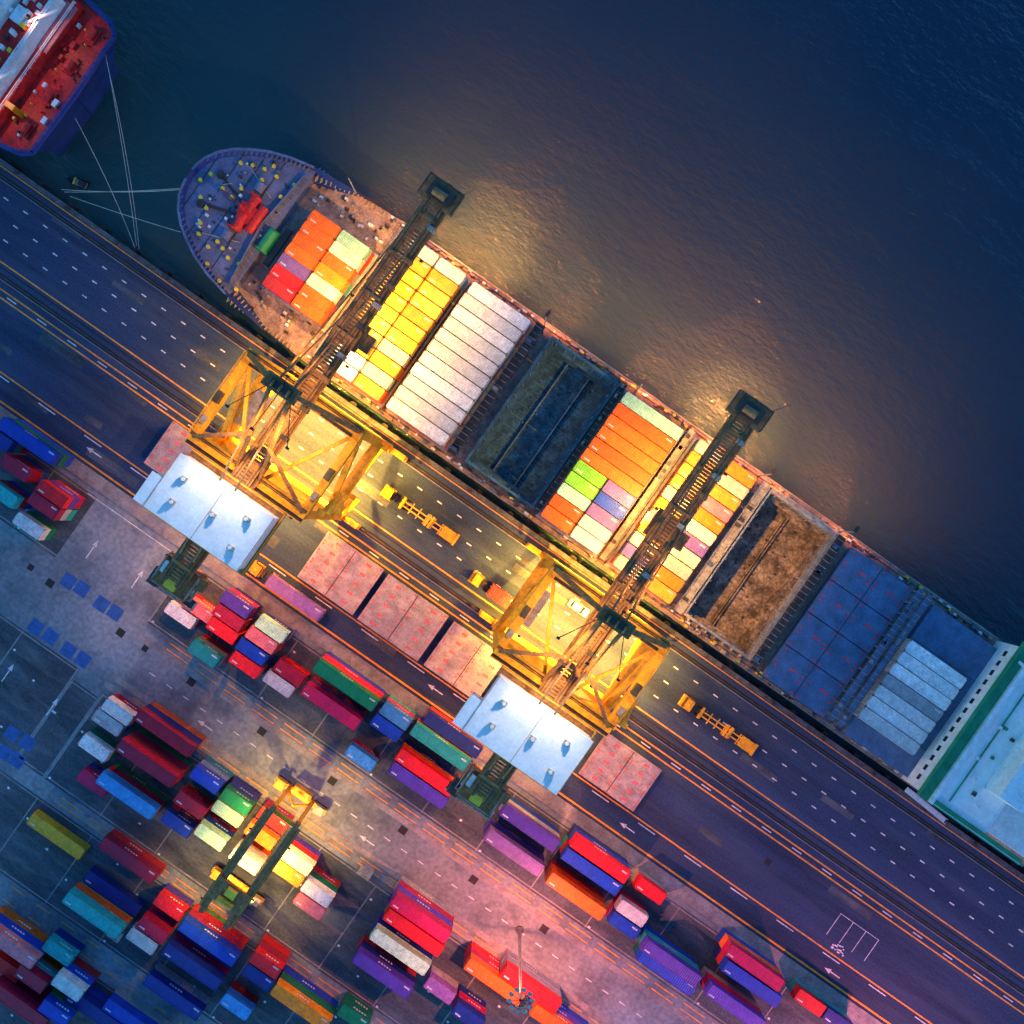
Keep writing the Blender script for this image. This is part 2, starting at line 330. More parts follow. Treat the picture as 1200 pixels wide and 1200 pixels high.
for i in range(60):
    r=random.choice([(-57,-46),(-92,-77)]); u=random.uniform(150,240) if r[0]>-60 else random.uniform(90,220)
    v=round(random.uniform(*r)/2.75)*2.75
    if any(abs(v-b)<2.5 and abs(u-a)<13 for a,b,l in placed): continue
    placed.append((u,v,F)); t=random.randint(1,3)
    for k in range(t): cont(u,v,.02+k*2.62,F,random.choice(cols_all))
# ---------------- main ship
ship=empty('container_ship')
CV=16.8; ZD=8.0
def hull(prof_deck,prof_wl,zt,cv,mside,name,parent,ztop_fn):
    b=MB(); n=len(prof_deck); 
    for s in (1,-1):
        vs=[]
        for (u,h),(uw,hw) in zip(prof_deck,prof_wl):
            zt_=ztop_fn(u)
            for t in (0,.35,.7,1):
                e=t**1.5
                vs.append((uw+(u-uw)*e,cv+s*(hw+(h-hw)*e),WL-1+(zt_-WL+1)*t))
        fs=[]
        for i in range(n-1):
            for j in range(3):
                q=(4*i+j,4*(i+1)+j,4*(i+1)+j+1,4*i+j+1); fs.append(q if s<0 else q[::-1])
        b.add(vs,fs,mside)
    return b.build(name,parent)
pd=[(-84.2,.05),(-84.0,2.2),(-83.4,4.3),(-82.0,6.6),(-80,8.6),(-77.5,10.3),(-74.5,11.9),(-70.5,13.3),(-65,14.5),(-58,15.6),(-48,16.1),(0,16.1),(140,16.1),(150,14.5),(151,14.4)]
pw=[(-78,.05),(-77.6,.5),(-76.5,1.1),(-75,2),(-72.5,3.2),(-70,4.8),(-66,6.8),(-62,9),(-56,11.3),(-50,13.2),(-42,15),(0,16.0),(130,15.5),(140,10),(143,8)]
ZF=11.0
def zt(u): return ZF+1.2 if u<-65.5 else (ZF+1.2-(u+65.5)/5*3.2 if u<-60.5 else ZD+1.0 if u<-50 else ZD+.15)
hull(pd,pw,ZD,CV,'hullblue','hull',ship,zt)
def hb(u):
    for (a,h),(c,k) in zip(pd[:-1],pd[1:]):
        if a<=u<=c: return h+(k-h)*(u-a)/(c-a)
    return 0
b=MB()
us=[-84.1,-83.9,-83.4,-82,-80,-77.5,-74.5,-70.5,-66.0]
vs=[]
for u in us: vs+= [(u,CV-max(.02,hb(u)-.12),ZF),(u,CV+max(.02,hb(u)-.12),ZF)]
b.add(vs,[(2*i,2*i+2,2*i+3,2*i+1) for i in range(len(us)-1)],'deckblue')
for s in (1,-1):
    for i in range(len(us)-1):
        a=(us[i],CV+s*max(.02,hb(us[i])-.1),ZF+1.2); c=(us[i+1],CV+s*max(.02,hb(us[i+1])-.1),ZF+1.2)
        b.beam(a,c,.38,.12,'deckblue'); b.beam((a[0]+.1,a[1]-s*.1,ZF+.6),(c[0]+.1,c[1]-s*.1,ZF+.6),.06,1.1,'deckblue')
for i in range(40):
    u=-83+i*.85
    if u>-51: break
    h=hb(u)
    for s in (1,-1):
        z0=ZF if u<-66 else ZD
        hh=zt(u)-z0
        if hh>.3: b.beam((u,CV+s*(h-.2),z0+hh*.5),(u,CV+s*(h-1.0),z0+hh*.25),.12,hh*.7,'deckblue' if u<-66 else 'coam')
b.box(-66.0,-65.8,CV-hb(-66)+.1,CV+hb(-66)-.1,ZD,ZF,'deckblue')
for s in (1,-1):
    b.beam((-68.0,CV,ZF+.6),(-66.6,CV+s*12.0,ZF+.6),.25,1.2,'deckblue')
    for k in range(8):
        t=(k+.5)/8; p=(-68.0+1.4*t,CV+s*12*t); b.beam((p[0]+.1,p[1],ZF+.8),(p[0]+.9,p[1],ZF+.2),.12,.5,'deckblue')
    for k in range(4): b.beam((-82+k*3.6,CV+s*.4,ZF+.05),(-82+k*3.6,CV+s*(hb(-82+k*3.6)-1.2),ZF+.05),.12,.08,'steel')
us2=[-65.8,-62,-58,-53,-48]
vs=[]
for u in us2: vs+=[(u,CV-hb(u)+.05,ZD),(u,CV+hb(u)-.05,ZD)]
b.add(vs,[(2*i,2*i+2,2*i+3,2*i+1) for i in range(len(us2)-1)],'deck')
SV0=CV-16.05; SV1=CV+16.05; HV0=3.2; HV1=30.6
h1=(-12.2,2.3); h2=(37.4,51.2)
b.quad(-48,151,SV0,HV0,ZD,'deck'); b.quad(-48,151,HV1,SV1,ZD,'deck')
b.quad(-48,h1[0],HV0,HV1,ZD,'deck'); b.quad(h1[1],h2[0],HV0,HV1,ZD,'deck'); b.quad(h2[1],151,HV0,HV1,ZD,'deck')
b.build('deck',ship)
def hold(u0,u1,floor,wall,coamm,name,zb):
    b=MB(); zc=ZD+1.9; gm='coam' if floor=='holdf' else 'holdp'
    b.add([(u0,HV0,zb),(u1,HV0,zb),(u1,HV1,zb),(u0,HV1,zb)],[(0,1,2,3)],floor)
    b.add([(u0,HV0,zb),(u0,HV1,zb),(u0,HV1,ZD),(u0,HV0,ZD)],[(0,1,2,3)],wall)
    b.add([(u1,HV0,zb),(u1,HV1,zb),(u1,HV1,ZD),(u1,HV0,ZD)],[(0,3,2,1)],wall)
    b.add([(u0,HV0,zb),(u1,HV0,zb),(u1,HV0,ZD),(u0,HV0,ZD)],[(0,3,2,1)],wall)
    b.add([(u0,HV1,zb),(u1,HV1,zb),(u1,HV1,ZD),(u0,HV1,ZD)],[(0,1,2,3)],wall)
    w=.5
    b.box(u0-w,u1+w,HV0-w,HV0,ZD,zc,coamm); b.box(u0-w,u1+w,HV1,HV1+w,ZD,zc,coamm)
    b.box(u0-w,u0,HV0,HV1,ZD,zc,coamm); b.box(u1,u1+w,HV0,HV1,ZD,zc,coamm)
    for t,z in ((.8,5.5),(1.2,zb+1.5)):
        b.box(u0+.01,u1-.01,HV0+.01,HV0+t,z,z+.25,wall); b.box(u0+.01,u1-.01,HV1-t,HV1-.01,z,z+.25,wall)
        b.box(u0+.01,u0+t*.8,HV0+t,HV1-t,z+.003,z+.253,wall); b.box(u1-t*.8,u1-.01,HV0+t,HV1-t,z+.003,z+.253,wall)
    n=11
    for i in range(n+1):
        v=HV0+.1+(HV1-HV0-.2)*i/n
        for u in (u0+.2,u1-.2): b.box(u-.12,u+.12,v-.12,v+.12,zb,zc-.3,gm)
    for i in range(7):
        u=u0+1+(u1-u0-2)*i/6
        for v in (HV0+.15,HV1-.15): b.box(u-.1,u+.1,v-.1,v+.1,zb,zc-.3,gm)
        for v,s in ((HV0-w,-1),(HV1+w,1)): b.box(u-.08,u+.08,min(v,v+s*.5),max(v,v+s*.5),ZD,zc-.15,coamm)
    um=(u0+u1)/2
    for q in ((-.25,.25) if floor=='holdf' else (-2.6,2.4)):
        b.box(um+q-.12,um+q+.12,HV0+1,HV1-1,zb+.02,zb+.9,gm if floor!='holdf' else wall)
    for k in range(1,11):
        v=HV0+(HV1-HV0)*k/11; b.box(u0+.8,u1-.8,v-.06,v+.06,zb+.01,zb+.14,gm if floor!='holdf' else wall)
    for k in range(50):
        u=random.uniform(u0+2,u1-2);v=random.uniform(HV0+2,HV1-2);b.box(u-.2,u+.2,v-.15,v+.15,zb+.0,zb+random.uniform(.1,.4),random.choice([gm,'steel','steel']))
    b.build(name,ship)
hold(h1[0],h1[1],'holdg','holdw','holdw','open_hold_forward',2.0)
hold(h2[0],h2[1],'holdf','holdf','coam','open_hold_aft',.5)
b=MB(); b.box(51.75,53.4,HV0-.4,HV1+.3,ZD+1.0,ZD+2.2,'coam'); b.box(h2[0]-.3,h2[1]+2,HV1+.55,HV1+1.2,ZD+1.3,ZD+1.5,'coam')
for k in range(14): b.box(51.8,53.35,HV0+k*2.05,HV0+k*2.05+.1,ZD+2.2,ZD+2.35,'deck')
b.build('coaming_walkway',ship)
zt_=15.7
def bay(n,u0a,u1a,v0a,v1a,rows,twenty,colfn,tiers=2,top=None):
    top=top or zt_; zb=top-tiers*2.62
    u0,u1=A(u0a,top),A(u1a,top); v0,v1=A(v0a,top),A(v1a,top)
    b=MB(); b.box(u0-.2,u1+.2,v0-.3,v1+.3,ZD,zb-.25,'coam'); b.box(u0-.35,u1+.35,v0-.45,v1+.45,zb-.25,zb-.02,'coam')
    b.build('hatch_cover',ship)
    pitch=(v1-v0)/rows
    for r in range(rows):
        v=v1-pitch*(r+.5)
        for t in range(tiers):
            if twenty(r):
                L=min(6.2,(u1-u0-.2)/2)
                for k in (0,1): 
                    cc=colfn(r,k) if t==tiers-1 else random.choice(cols_all)
                    cont((u0+u1)/2+(k-.5)*(L+.2),v,zb+t*2.62,L,cc,.955)
            else:
                L=min(12.6,u1-u0); cont((u0+u1)/2+random.uniform(-.08,.08),v,zb+t*2.62,L,colfn(r,0) if t==tiers-1 else random.choice(cols_all),.955)
b1=[('orange','mint'),('orange','cream'),('orange','orange'),('orange','amber'),('violet','cream'),('red','orange'),('rust','orange')]
bay(1,-66.0,-51.8,8.4,26.3,7,lambda r:True,lambda r,k:b1[r][k],2,15)
c2=['yellow','cream','amber','white','yellow','yellow','cream','yellow','amber']
bay(2,-46.4,-33.8,2.6,33.0,11,lambda r:True,lambda r,k:random.choice(c2))
bay(3,-32.2,-18.2,2.6,32.8,11,lambda r:False,lambda r,k:'white')
c4=[('mint','mint'),('orange','orange'),('orange','orange'),('orange','orange'),('orange','orange'),('orange','orange'),('lime','violet'),('lime','blue'),('mint','violet'),('orange','white'),('orange','white')]
bay(4,4.6,18.8,2.6,32.4,11,lambda r:r>=6,lambda r,k:c4[r][k])
c5=['cream','amber','yellow','amber','cream','yellow','pink','amber','cream','violet','cream']
bay(5,21.8,35.8,2.8,33.0,11,lambda r:True,lambda r,k:c5[(r+3*k)%11])
b=MB(); zc=10.6; u0,u1=A(58.4,zc),A(72.9,zc); v0,v1=A(1.8,zc),A(32.6,zc)
b.box(u0+.2,u1-.2,v0+.3,v1-.3,ZD,9.9,'hatchb')
n=4
for i in range(n):
    a=v0+(v1-v0)*i/n; c=v0+(v1-v0)*(i+1)/n; b.box(u0,u1,a+.09,c-.09,9.9,zc,'hatchb')
    b.box((u0+u1)/2-.08,(u0+u1)/2+.08,a+.1,c-.1,zc,zc+.04,'steel')
    for x in (u0+.7,(u0+u1)/2-.7,(u0+u1)/2+.7,u1-.7):
        for y in (a+.6,(a+c)/2-.5,(a+c)/2+.5,c-.6):
            b.cyl((x,y,zc),(x,y,zc+.12),.22,'redmark',8)
    for x in (u0+3.4,u1-3.6):
        for k in range(4): b.quad(x+k*.45,x+k*.45+.3,(a+c)/2+.2,(a+c)/2+.75,zc+.006,'redmark')
b.build('blue_hatch_cover',ship)
def lash(u0,u1,ztp,m='steel',name='lashing_bridge'):
    b=MB(); 
    for u in (u0+.1,u1-.1):
        for i in range(12):
            v=HV0+(HV1-HV0)*i/11; b.box(u-.1,u+.1,v-.12,v+.12,ZD,ztp,m)
        b.beam((u,HV0-.3,ztp+.9),(u,HV1+.3,ztp+.9),.08,.08,m)
    b.box(u0,u1,HV0-.8,HV1+.8,ztp,ztp+.12,m)
    for i in range(24):
        v=HV0+(HV1-HV0)*i/23; b.box(u0+.05,u1-.05,v-.06,v+.06,ztp+.12,ztp+.2,'coam')
        for u in (u0+.1,u1-.1): b.box(u-.03,u+.03,v-.03,v+.03,ztp+.2,ztp+.95,'coam')
    for i in range(8):
        v=random.uniform(HV0,HV1); b.box(u0+.15,u1-.5,v,v+.7,ztp+.2,ztp+.6,random.choice(['coam','steel','hatchb']))
    b.build(name,ship)
lash(-46.6,-44.9,11.,'coam'); lash(-16.2,-14.4,12.0); lash(3.0,4.1,11); lash(18.0,19.4,11.5,'coam'); lash(34.6,36.4,11,'coam'); lash(A(55,11),A(56.6,11),10.5); lash(A(73.8,13),A(75,13),12.6,'hatchb'); lash(A(75.9,13),A(77.0,13),12.6,'hatchb')
b=MB(); u0,u1=A(78,10.4),A(94.0,10.4); b.box(u0,u1-.5,A(1.8,10),A(32.4,10),ZD,10.2,'hatchb')
for k in range(1,4): b.box(u0+.1,u1-.6,k*7.8,k*7.8+.1,10.2,10.25,'steel')
b.build('hatch_cover',ship)
for r in range(7):
    u0=A(78,12.9); v=A(24.4,12.9)-1.25-r*2.47
    cont(u0+6.5,v,10.27,12.6,'white' if r!=3 else 'grey',.95)
b=MB()
for v in (SV0+.15,SV1-.15):
    b.fence([(-48,v,ZD),(88,v,ZD)],1.1,'coam',.035,2.2,3)
for i in range(320):
    u=random.uniform(-50,87); side=random.random()<.5
    v=random.uniform(SV0+.4,HV0-1.0) if side else random.uniform(HV1+.9,SV1-.4)
    s=random.uniform(.15,.5); b.box(u-s,u+s,v-.2,v+.2,ZD,ZD+random.uniform(.3,1.1),random.choice(['coam','steel','deck','whitep','yel','hatchb']))
for v in (SV0+1.0,SV1-.9): b.beam((-48,v,ZD+.3),(87,v,ZD+.3),.14,.14,'steel')
for i in range(60):
    u=random.uniform(-65,-49); v=random.choice([random.uniform(CV-13.5,7.6),random.uniform(26,CV+13.5)]); s=random.uniform(.1,.4); b.box(u-s,u+s,v-.25,v+.25,ZD,ZD+random.uniform(.2,.9),random.choice(['coam','steel','deck','whitep']))
b.build('deck_fittings',ship)
b=MB()
P=T
for px,py in ((236,212),(236,232),(236,262),(234,275),(248,205),(283,192),(297,195),(311,199),(322,196),(262,222),(272,232),(245,290),(256,284),(262,292),(258,330),(244,310),(284,222),(308,212),(330,232),(243,245),(268,303),(281,310),(346,218),(278,340),(325,208)):
    u,v=P(px,py,ZF); b.cyl((u,v,ZF),(u,v,ZF+.6),.26,'yel',10); b.cyl((u,v,ZF+.6),(u,v,ZF+.75),.38,'yel',10)
cu,cv=P(292,252,ZF+1.5)
b.box(cu-1.9,cu+1.9,cv-1.7,cv+1.7,ZF,ZF+1.6,'redd'); b.cyl((cu-.8,cv-3.6,ZF+1),(cu-.8,cv+3.6,ZF+1),1.0,'redd',14); b.cyl((cu+1.4,cv-2.6,ZF+1),(cu+1.4,cv+2.8,ZF+1),.9,'redd',12)
b.cyl((cu,cv,ZF),(cu,cv,ZF+8),.3,'redd',10); b.box(cu-.5,cu+.5,cv-1.2,cv+1.2,ZF+6,ZF+6.3,'redd')
b.beam((cu-1,cv,ZF+7.5),(cu-7,cv+1,ZF+1),.25,.25,'redd')
for s in (-1,1):
    b.cyl((cu-1.5,cv+s*4.4,ZF+.9),(cu-1.5,cv+s*6.2,ZF+.9),.9,'deckblue',14); b.cyl((cu-1.5,cv+s*3.4,ZF+.9),(cu-1.5,cv+s*3.8,ZF+.9),1.2,'redd',14)
    b.box(cu-2.5,cu-.5,cv+s*5.2-.8,cv+s*5.2+.8,ZF,ZF+.7,'steel')
    b.beam((cu-2,cv+s*1.0,ZF+.2),(cu-9,cv+s*3.2,ZF+.2),.5,.3,'steel'); b.cyl((cu-9,cv+s*3.2,ZF),(cu-9,cv+s*3.2,ZF+.4),.8,'steel',12)
    b.beam((cu+1,cv+s*5,ZF+.06),(cu-7,cv+s*8,ZF+.06),.12,.1,'rope')
gu,gv=P(314,282,ZF+1); b.cyl((gu,gv-2,ZF+1),(gu,gv+2,ZF+1),1.0,'grn',14); b.box(gu-1.2,gu+1.2,gv-2.4,gv+2.4,ZF,ZF+.5,'grn'); b.cyl((gu,gv-2.3,ZF+1),(gu,gv-2,ZF+1),1.3,'grn',14)
b.box(gu+1.5,gu+2.6,gv-4,gv+4,ZF,ZF+.9,'steel')
for k in range(60):
    u=random.uniform(-80,-67); v=CV+random.uniform(-1,1)*(hb(u)-1.5); s=random.uniform(.08,.3); b.box(u-s,u+s,v-s,v+s,ZF,ZF+random.uniform(.2,.8),random.choice(['deckblue','steel','whitep','steel']))
b.build('windlass_and_bollards',ship)
# superstructure
b=MB(); zr=17.0; ux=88.3
b.box(ux,ux+14,1.0,32.4,ZD,zr,'whitep'); b.box(ux+.6,ux+13.4,2.4,31.2,zr,zr+.05,'roofw')
b.box(ux-.3,ux+2.0,.2,33.4,zr+.05,zr+.28,'green'); b.box(ux+2.0,ux+2.7,.2,33.4,zr+.05,zr+1.2,'whitep'); b.box(ux-.3,ux-.1,.2,33.4,zr+.28,zr+1.2,'green')
b.box(ux+2.7,ux+22,.2,1.4,zr+.05,zr+.25,'green'); b.box(ux+2.7,ux+22,32.2,33.4,zr+.05,zr+.25,'green')
b.fence([(ux+3,.5,zr+.25),(ux+22,.5,zr+.25)],1.1,'whitep',.05,1.5,2)
b.box(ux+5.2,ux+5.35,2.5,31,zr+.05,zr+.4,'green'); b.box(ux+9,ux+14,8,26,zr,zr+6,'whitep'); b.box(ux+14,ux+40,2,31.6,ZD,zr-3,'whitep'); b.box(ux+20,ux+30,11,22,zr-3,zr+9,'green')
for k in range(14): b.box(ux-.02,ux,2.5+k*2.1,3.6+k*2.1,ZD+5,ZD+6.2,'glass')
for k in range(20):
    u=ux+random.uniform(4,12);v=random.uniform(3,30); b.box(u-.3,u+.3,v-.3,v+.3,zr+.04,zr+random.uniform(.4,1.3),random.choice(['whitep','whitep','green','steel']))
b.beam((ux+1,30,zr+.3),(ux+12,28,zr+3),.5,.5,'roofw')
b.build('superstructure',ship)
b=MB(); g0=Vector((ux+3,-.2,6.0)); g1=Vector((ux+15,-.9,.9)); b.beam(g0,g1,.9,.15,'whitep')
for s in (-.5,.5):
    b.beam(g0+Vector((0,s,1)),g1+Vector((0,s,1)),.08,.08,'whitep')
    for k in range(12): p=g0.lerp(g1,k/11)+Vector((0,s,0)); b.beam(p,p+Vector((0,0,1)),.06,.06,'whitep')
b.build('gangway',ship)
# ---------------- red ship at top-left
rs=empty('red_cargo_ship'); RC=16.6; ZR=11.5
rpd=[(-260,.5),(-250,8),(-235,14),(-215,15.8),(-140,16),(-119,15.9),(-114.5,15.2),(-111.4,14.6),(-109.6,13.2),(-109.2,.05)]
rpw=[(-262,.2),(-245,5),(-230,12),(-212,15.4),(-140,15.2),(-130,12.5),(-124,11.6),(-117,11),(-113.8,10),(-113.2,.05)]
hull(rpd,rpw,ZR,RC,'hullblue','hull',rs,lambda u:ZR+.9)
b=MB(); vs=[]
for u,h in rpd: vs+=[(u,RC-max(.03,h-.12),ZR),(u,RC+max(.03,h-.12),ZR)]
b.add(vs,[(2*i,2*i+2,2*i+3,2*i+1) for i in range(len(rpd)-1)],'redd')
for s in (1,-1):
    for (u,h),(c,k) in zip(rpd[4:-1],rpd[5:]): b.beam((u,RC+s*(h-.1),ZR+.95),(c,RC+s*(k-.1),ZR+.95),.9,.1,'hullblue')
for k in range(44):
    u=random.uniform(-118,-110.5);v=RC+random.uniform(-12,12);s=random.uniform(.12,.45)
    if k%3: b.cyl((u,v,ZR),(u,v,ZR+.8),s*.7,random.choice(['redd','redd','steel','yel']),10)
    else: b.box(u-s,u+s,v-s*1.6,v+s*1.6,ZR,ZR+.8,random.choice(['redd','redd','whitep','steel']))
for s in (-10,-3,4,11): b.cyl((-113.5,RC+s-1,ZR+.9),(-113.5,RC+s+1,ZR+.9),.8,'redd',14); b.box(-114.6,-112.4,RC+s-1.5,RC+s+1.5,ZR,ZR+.4,'redd')
b.fence([(-113,RC-14.8,ZR+.9),(-109.9,RC-13,ZR+.9),(-109.5,RC+13,ZR+.9),(-113,RC+14.8,ZR+.9)],.9,'hullblue',.05,1.5)
b.build('deck',rs)
b=MB(); 
b.box(-150,-117.5,RC-14,RC+14,ZR,14.2,'redd'); b.box(-150,-119,RC-12.5,RC+12.5,14.2,17.5,'whitep'); b.box(-150,-119.2,RC-12.3,RC+12.3,17.5,17.55,'redd')
b.box(-119.6,-118.9,RC-14,RC+14,17.5,17.8,'whitep'); b.box(-119.4,-116.8,RC+3,RC+13,14.2,14.45,'c_pink')
b.box(-150,-124,RC-9,RC+10,17.55,21,'whitep'); b.box(-132,-126,RC-4,RC+4,21,25,'hullblue'); b.box(-123,-121,RC+4,RC+7,17.6,19,'whitep')
b.box(-122.5,-120.5,RC-9,RC-3,17.6,18.4,'c_orange'); b.box(-117.3,-115.3,RC-9,RC-8,ZR,ZR+4,'c_amber')
b.fence([(-119,RC-13.6,17.8),(-119,RC+13.6,17.8)],1,'whitep',.06,1.4); b.fence([(-117.7,RC-13.6,14.2),(-117.7,RC+13.6,14.2)],1,'whitep',.06,1.4)
for k in range(30):
    u=random.uniform(-124,-119.6);v=RC+random.uniform(-12,12);b.box(u-.3,u+.3,v-.4,v+.4,17.56,17.6+random.uniform(.3,1.5),random.choice(['whitep','whitep','redd','yel','steel']))
for k in range(2): b.beam((-121,RC-10+k*14,18.5),(-117,RC-3+k*13,18.5),.4,.4,'whitep')
for x,y in ((-119.5,RC+6),(-119.5,RC-8)):
    b.beam((x,y,17.8),(x,y,20.5),.12,.12,'steel'); b.box(x-.1,x+.6,y-.25,y+.25,20.5,20.65,'steel'); b.box(x+.1,x+.5,y-.2,y+.2,20.45,20.5,'lampw'); lamp('SPOT','added_glow_spot',(x+.4,y,20.3),1000,(1,.6,.4),(x+6,y,11),140,.7,.2,rs)
b.build('superstructure',rs)
def line(p1,p2,sag,name,r=.05):
    b=MB(); n=14; pts=[]
    for i in range(n+1):
        t=i/n; p=Vector(p1).lerp(Vector(p2),t); p.z-=sag*4*t*(1-t); pts.append(p)
    for a,c in zip(pts[:-1],pts[1:]): b.cyl(a,c,r,'rope',5)
    b.build(name)
def pt(px,py,z): u,v=T(px,py,z); return (u,v,z)
for a,c,sg in ((pt(272,215,12),pt(75,225,1),1.5),(pt(212,222,12),pt(72,222,1),1.5),(pt(212,272,12),pt(82,230,.5),1.0),(pt(125,72,12),pt(163,292,.8),2),(pt(123,60,12),pt(160,288,.8),1),(pt(88,138,12),pt(158,290,.8),2)):
    line(a,c,sg,'mooring_rope')
b=MB(); 
b.add([(-2.6,0,.2),(-1.4,-.8,.6),(2,-.8,.6),(2.3,.8,.6),(-1.4,.8,.6),(-2,0,-.3),(2,-.5,-.3),(2,.5,-.3)],[(0,1,5),(1,2,6,5),(2,3,7,6),(3,4,7),(4,5,7),(4,0,5),(5,6,7)],'steel')
b.box(-1.2,1.8,-.6,.6,.15,.3,'coam'); b.box(.3,1.5,-.45,.45,.3,1.3,'steel'); b.box(-1.0,-.7,-.7,.7,.45,.55,'yel')
u,v=T(92,214,-2); b.build('mooring_boat',loc=(u,v,WL+.2),rot=.2)
# ---------------- ship-to-shore cranes
SOD=(1,.42,.045); SODW=(1,.51,.11); ORR=(1,.28,.12)
def sts(uc,tr):
    e=empty('ship_to_shore_crane',(uc,0,0))
    b=MB(); Y0,Y1=-3.5,-19.5; X=11.5
    for y in (Y0,Y1):
        b.box(-12.6,12.6,y-.8,y+.8,2.2,4.0,'cy')
        for x in (-X,X):
            for k in (-3.6,-1.2,1.2,3.6):
                b.box(x+k-1,x+k+1,y-.5,y+.5,.7,1.5,'cy'); 
                for q in (-.5,.5): b.cyl((x+k+q,y-.25,.42),(x+k+q,y+.25,.42),.38,'steel',12)
            for k in (-2.4,2.4): b.box(x+k-1.8,x+k+1.8,y-.55,y+.55,1.5,2.2,'cy')
            for q in (-6,6): b.box(x+q-.3,x+q+.3,y-.3,y+.3,1,1.6,'black')
            b.beam((x,y,4),(x*.95,y,33),1.5,1.7,'cy')
        b.beam((-X,y,15),(X,y,15),1.7,1.9,'cy'); b.beam((-X*.95-.6,y,33.2),(X*.95+.6,y,33.2),1.9,1.7,'cy')
    for s in (-1,1):
        b.beam((s*X,Y0,14.8),(s*X,Y1,14.8),1.5,1.7,'cy'); b.beam((s*X*.95,Y0,33.1),(s*X*.95,Y1,33.1),1.4,1.4,'cy')
        b.beam((s*X,Y1,15.5),(s*X*.96,Y0,32.5),1.0,1.0,'cy'); b.beam((s*X,Y0,5),(s*X,Y1,14),.8,.8,'cy')
        b.beam((s*X,Y0,15.8),(s*3,Y0,32.5),.9,.9,'cy'); b.beam((s*X,Y1,15.8),(s*3,Y1,32.5),.9,.9,'cy')
        b.box(s*(X+.9)-.4,s*(X+.9)+.4,Y1,Y0,15.5,15.6,'cy'); b.fence([(s*(X+1.3),Y1,15.6),(s*(X+1.3),Y0,15.6)],1.1,'cy',.04,1.5)
        b.fence([(s*(X*.95+.7),Y1,33.8),(s*(X*.95+.7),Y0,33.8)],1.1,'cy',.04,1.5)
        b.box(s*X*.95-.5,s*X*.95+.5,-13,-11,33.8,35,'steel'); b.box(s*X*.95-.45,s*X*.95+.45,-17,-15.6,33.8,34.6,'coam')
    for y in (Y0,Y1):
        b.box(-X,X,y-1.6,y-.97,33.5,33.6,'steel'); b.fence([(-X,y-1.6,33.6),(X,y-1.6,33.6)],1.1,'cy',.04,1.5)
        b.cyl((-X,y+.5,34.15),(X,y+.5,34.15),.1,'steel',6); b.cyl((-X,y+.2,34.15),(X,y+.2,34.15),.07,'steel',6)
    b.beam((-X*.95,Y0,32.9),(-2,Y1,32.9),.6,.5,'cy'); b.beam((X*.95,Y0,32.9),(2,Y1,32.9),.6,.5,'cy')
    b.box(-X+.8,-X+3.6,-15,-8,15.7,18.2,'cy'); b.box(-X+.7,-X+3.7,-15.1,-7.9,18.2,18.35,'coam')
    for k in range(7):
        z=4+k*4; y0,y1=(Y1+1,Y1+4.5) if k%2 else (Y1+4.5,Y1+1); b.beam((X+1.6,y0,z),(X+1.6,y1,z+4),.8,.15,'cy'); b.box(X+.8,X+2.2,min(y1,y1+.9),max(y1,y1+.9)+.01,z+4,z+4.1,'cy')
    b.build('portal_frame',e)
    b=MB(); zt=35.2
    for s in (-1,1):
        b.box(s*1.25-.4,s*1.25+.4,-41,36,zt-1.9,zt,'boom')
        b.box(s*1.25-.06,s*1.25+.06,-41,36,zt,zt+.1,'steel')
    for i in range(128):
        y=-40.5+i*.6; b.box(-.85,.85,y,y+.46,zt-.35,zt-.15,'boom')
    b.box(1.68,2.3,-41,36,zt-.9,zt-.8,'boom'); b.fence([(2.28,-41,zt-.8),(2.28,36,zt-.8)],1.1,'boom',.04,2)
    b.box(-2.1,-1.66,-41,36,zt-.7,zt-.55,'boom')
    for i in range(-5,5): b.box(-1.8,1.8,i*7.6+.2,i*7.6+.7,zt-.05,zt+.25,'boom')
    for i in range(10):
        y=-16+i*5+random.uniform(-1,1); b.box(1.0,2.5,y,y+.8,zt-.7,zt+.3,random.choice(['steel','boom','coam']))
    b.box(-3.3,3.3,33.2,37.2,zt-.3,zt-.05,'boom'); b.fence([(-3.2,33.3,zt),(-3.2,37.1,zt),(3.2,37.1,zt),(3.2,33.3,zt)],1.2,'steel',.05,1)
    b.box(-2.2,2.2,34,36.4,zt,zt+.8,'steel'); b.cyl((-1.2,35,zt+1),(1.2,35,zt+1),.7,'boom',12); b.cyl((2.8,37,zt),(4.6,39.5,zt+1.5),.05,'steel',5); b.cyl((-2.6,36.8,zt),(-2.6,36.8,zt+3),.06,'steel',5)
    b.box(-2.6,2.6,tr-2.5,tr+2.5,zt-2.9,zt-2.2,'boom'); b.box(2.4,4.2,tr-1.5,tr+1.3,zt-5.4,zt-2.9,'glass'); b.box(2.3,4.3,tr-1.6,tr+1.4,zt-2.9,zt-2.75,'boom')
    for x in (-1.2,1.2):
        for y in (-1,1): b.cyl((x*.8,tr+y,zt-2.9),(x*.8,tr+y,29),.04,'steel',5)
    b.box(-3.2,3.2,tr-.35,tr+.35,28.4,28.8,'boom')
    for s in (-1,1): b.box(s*3.2-.2,s*3.2+.2,tr-1.2,tr+1.2,28.3,28.9,'boom')
    b.box(-1.5,1.5,tr-1,tr+1,28.8,29.3,'boom')
    b.build('boom_and_trolley',e)
    b=MB(); za=47.5; ya=-4.5
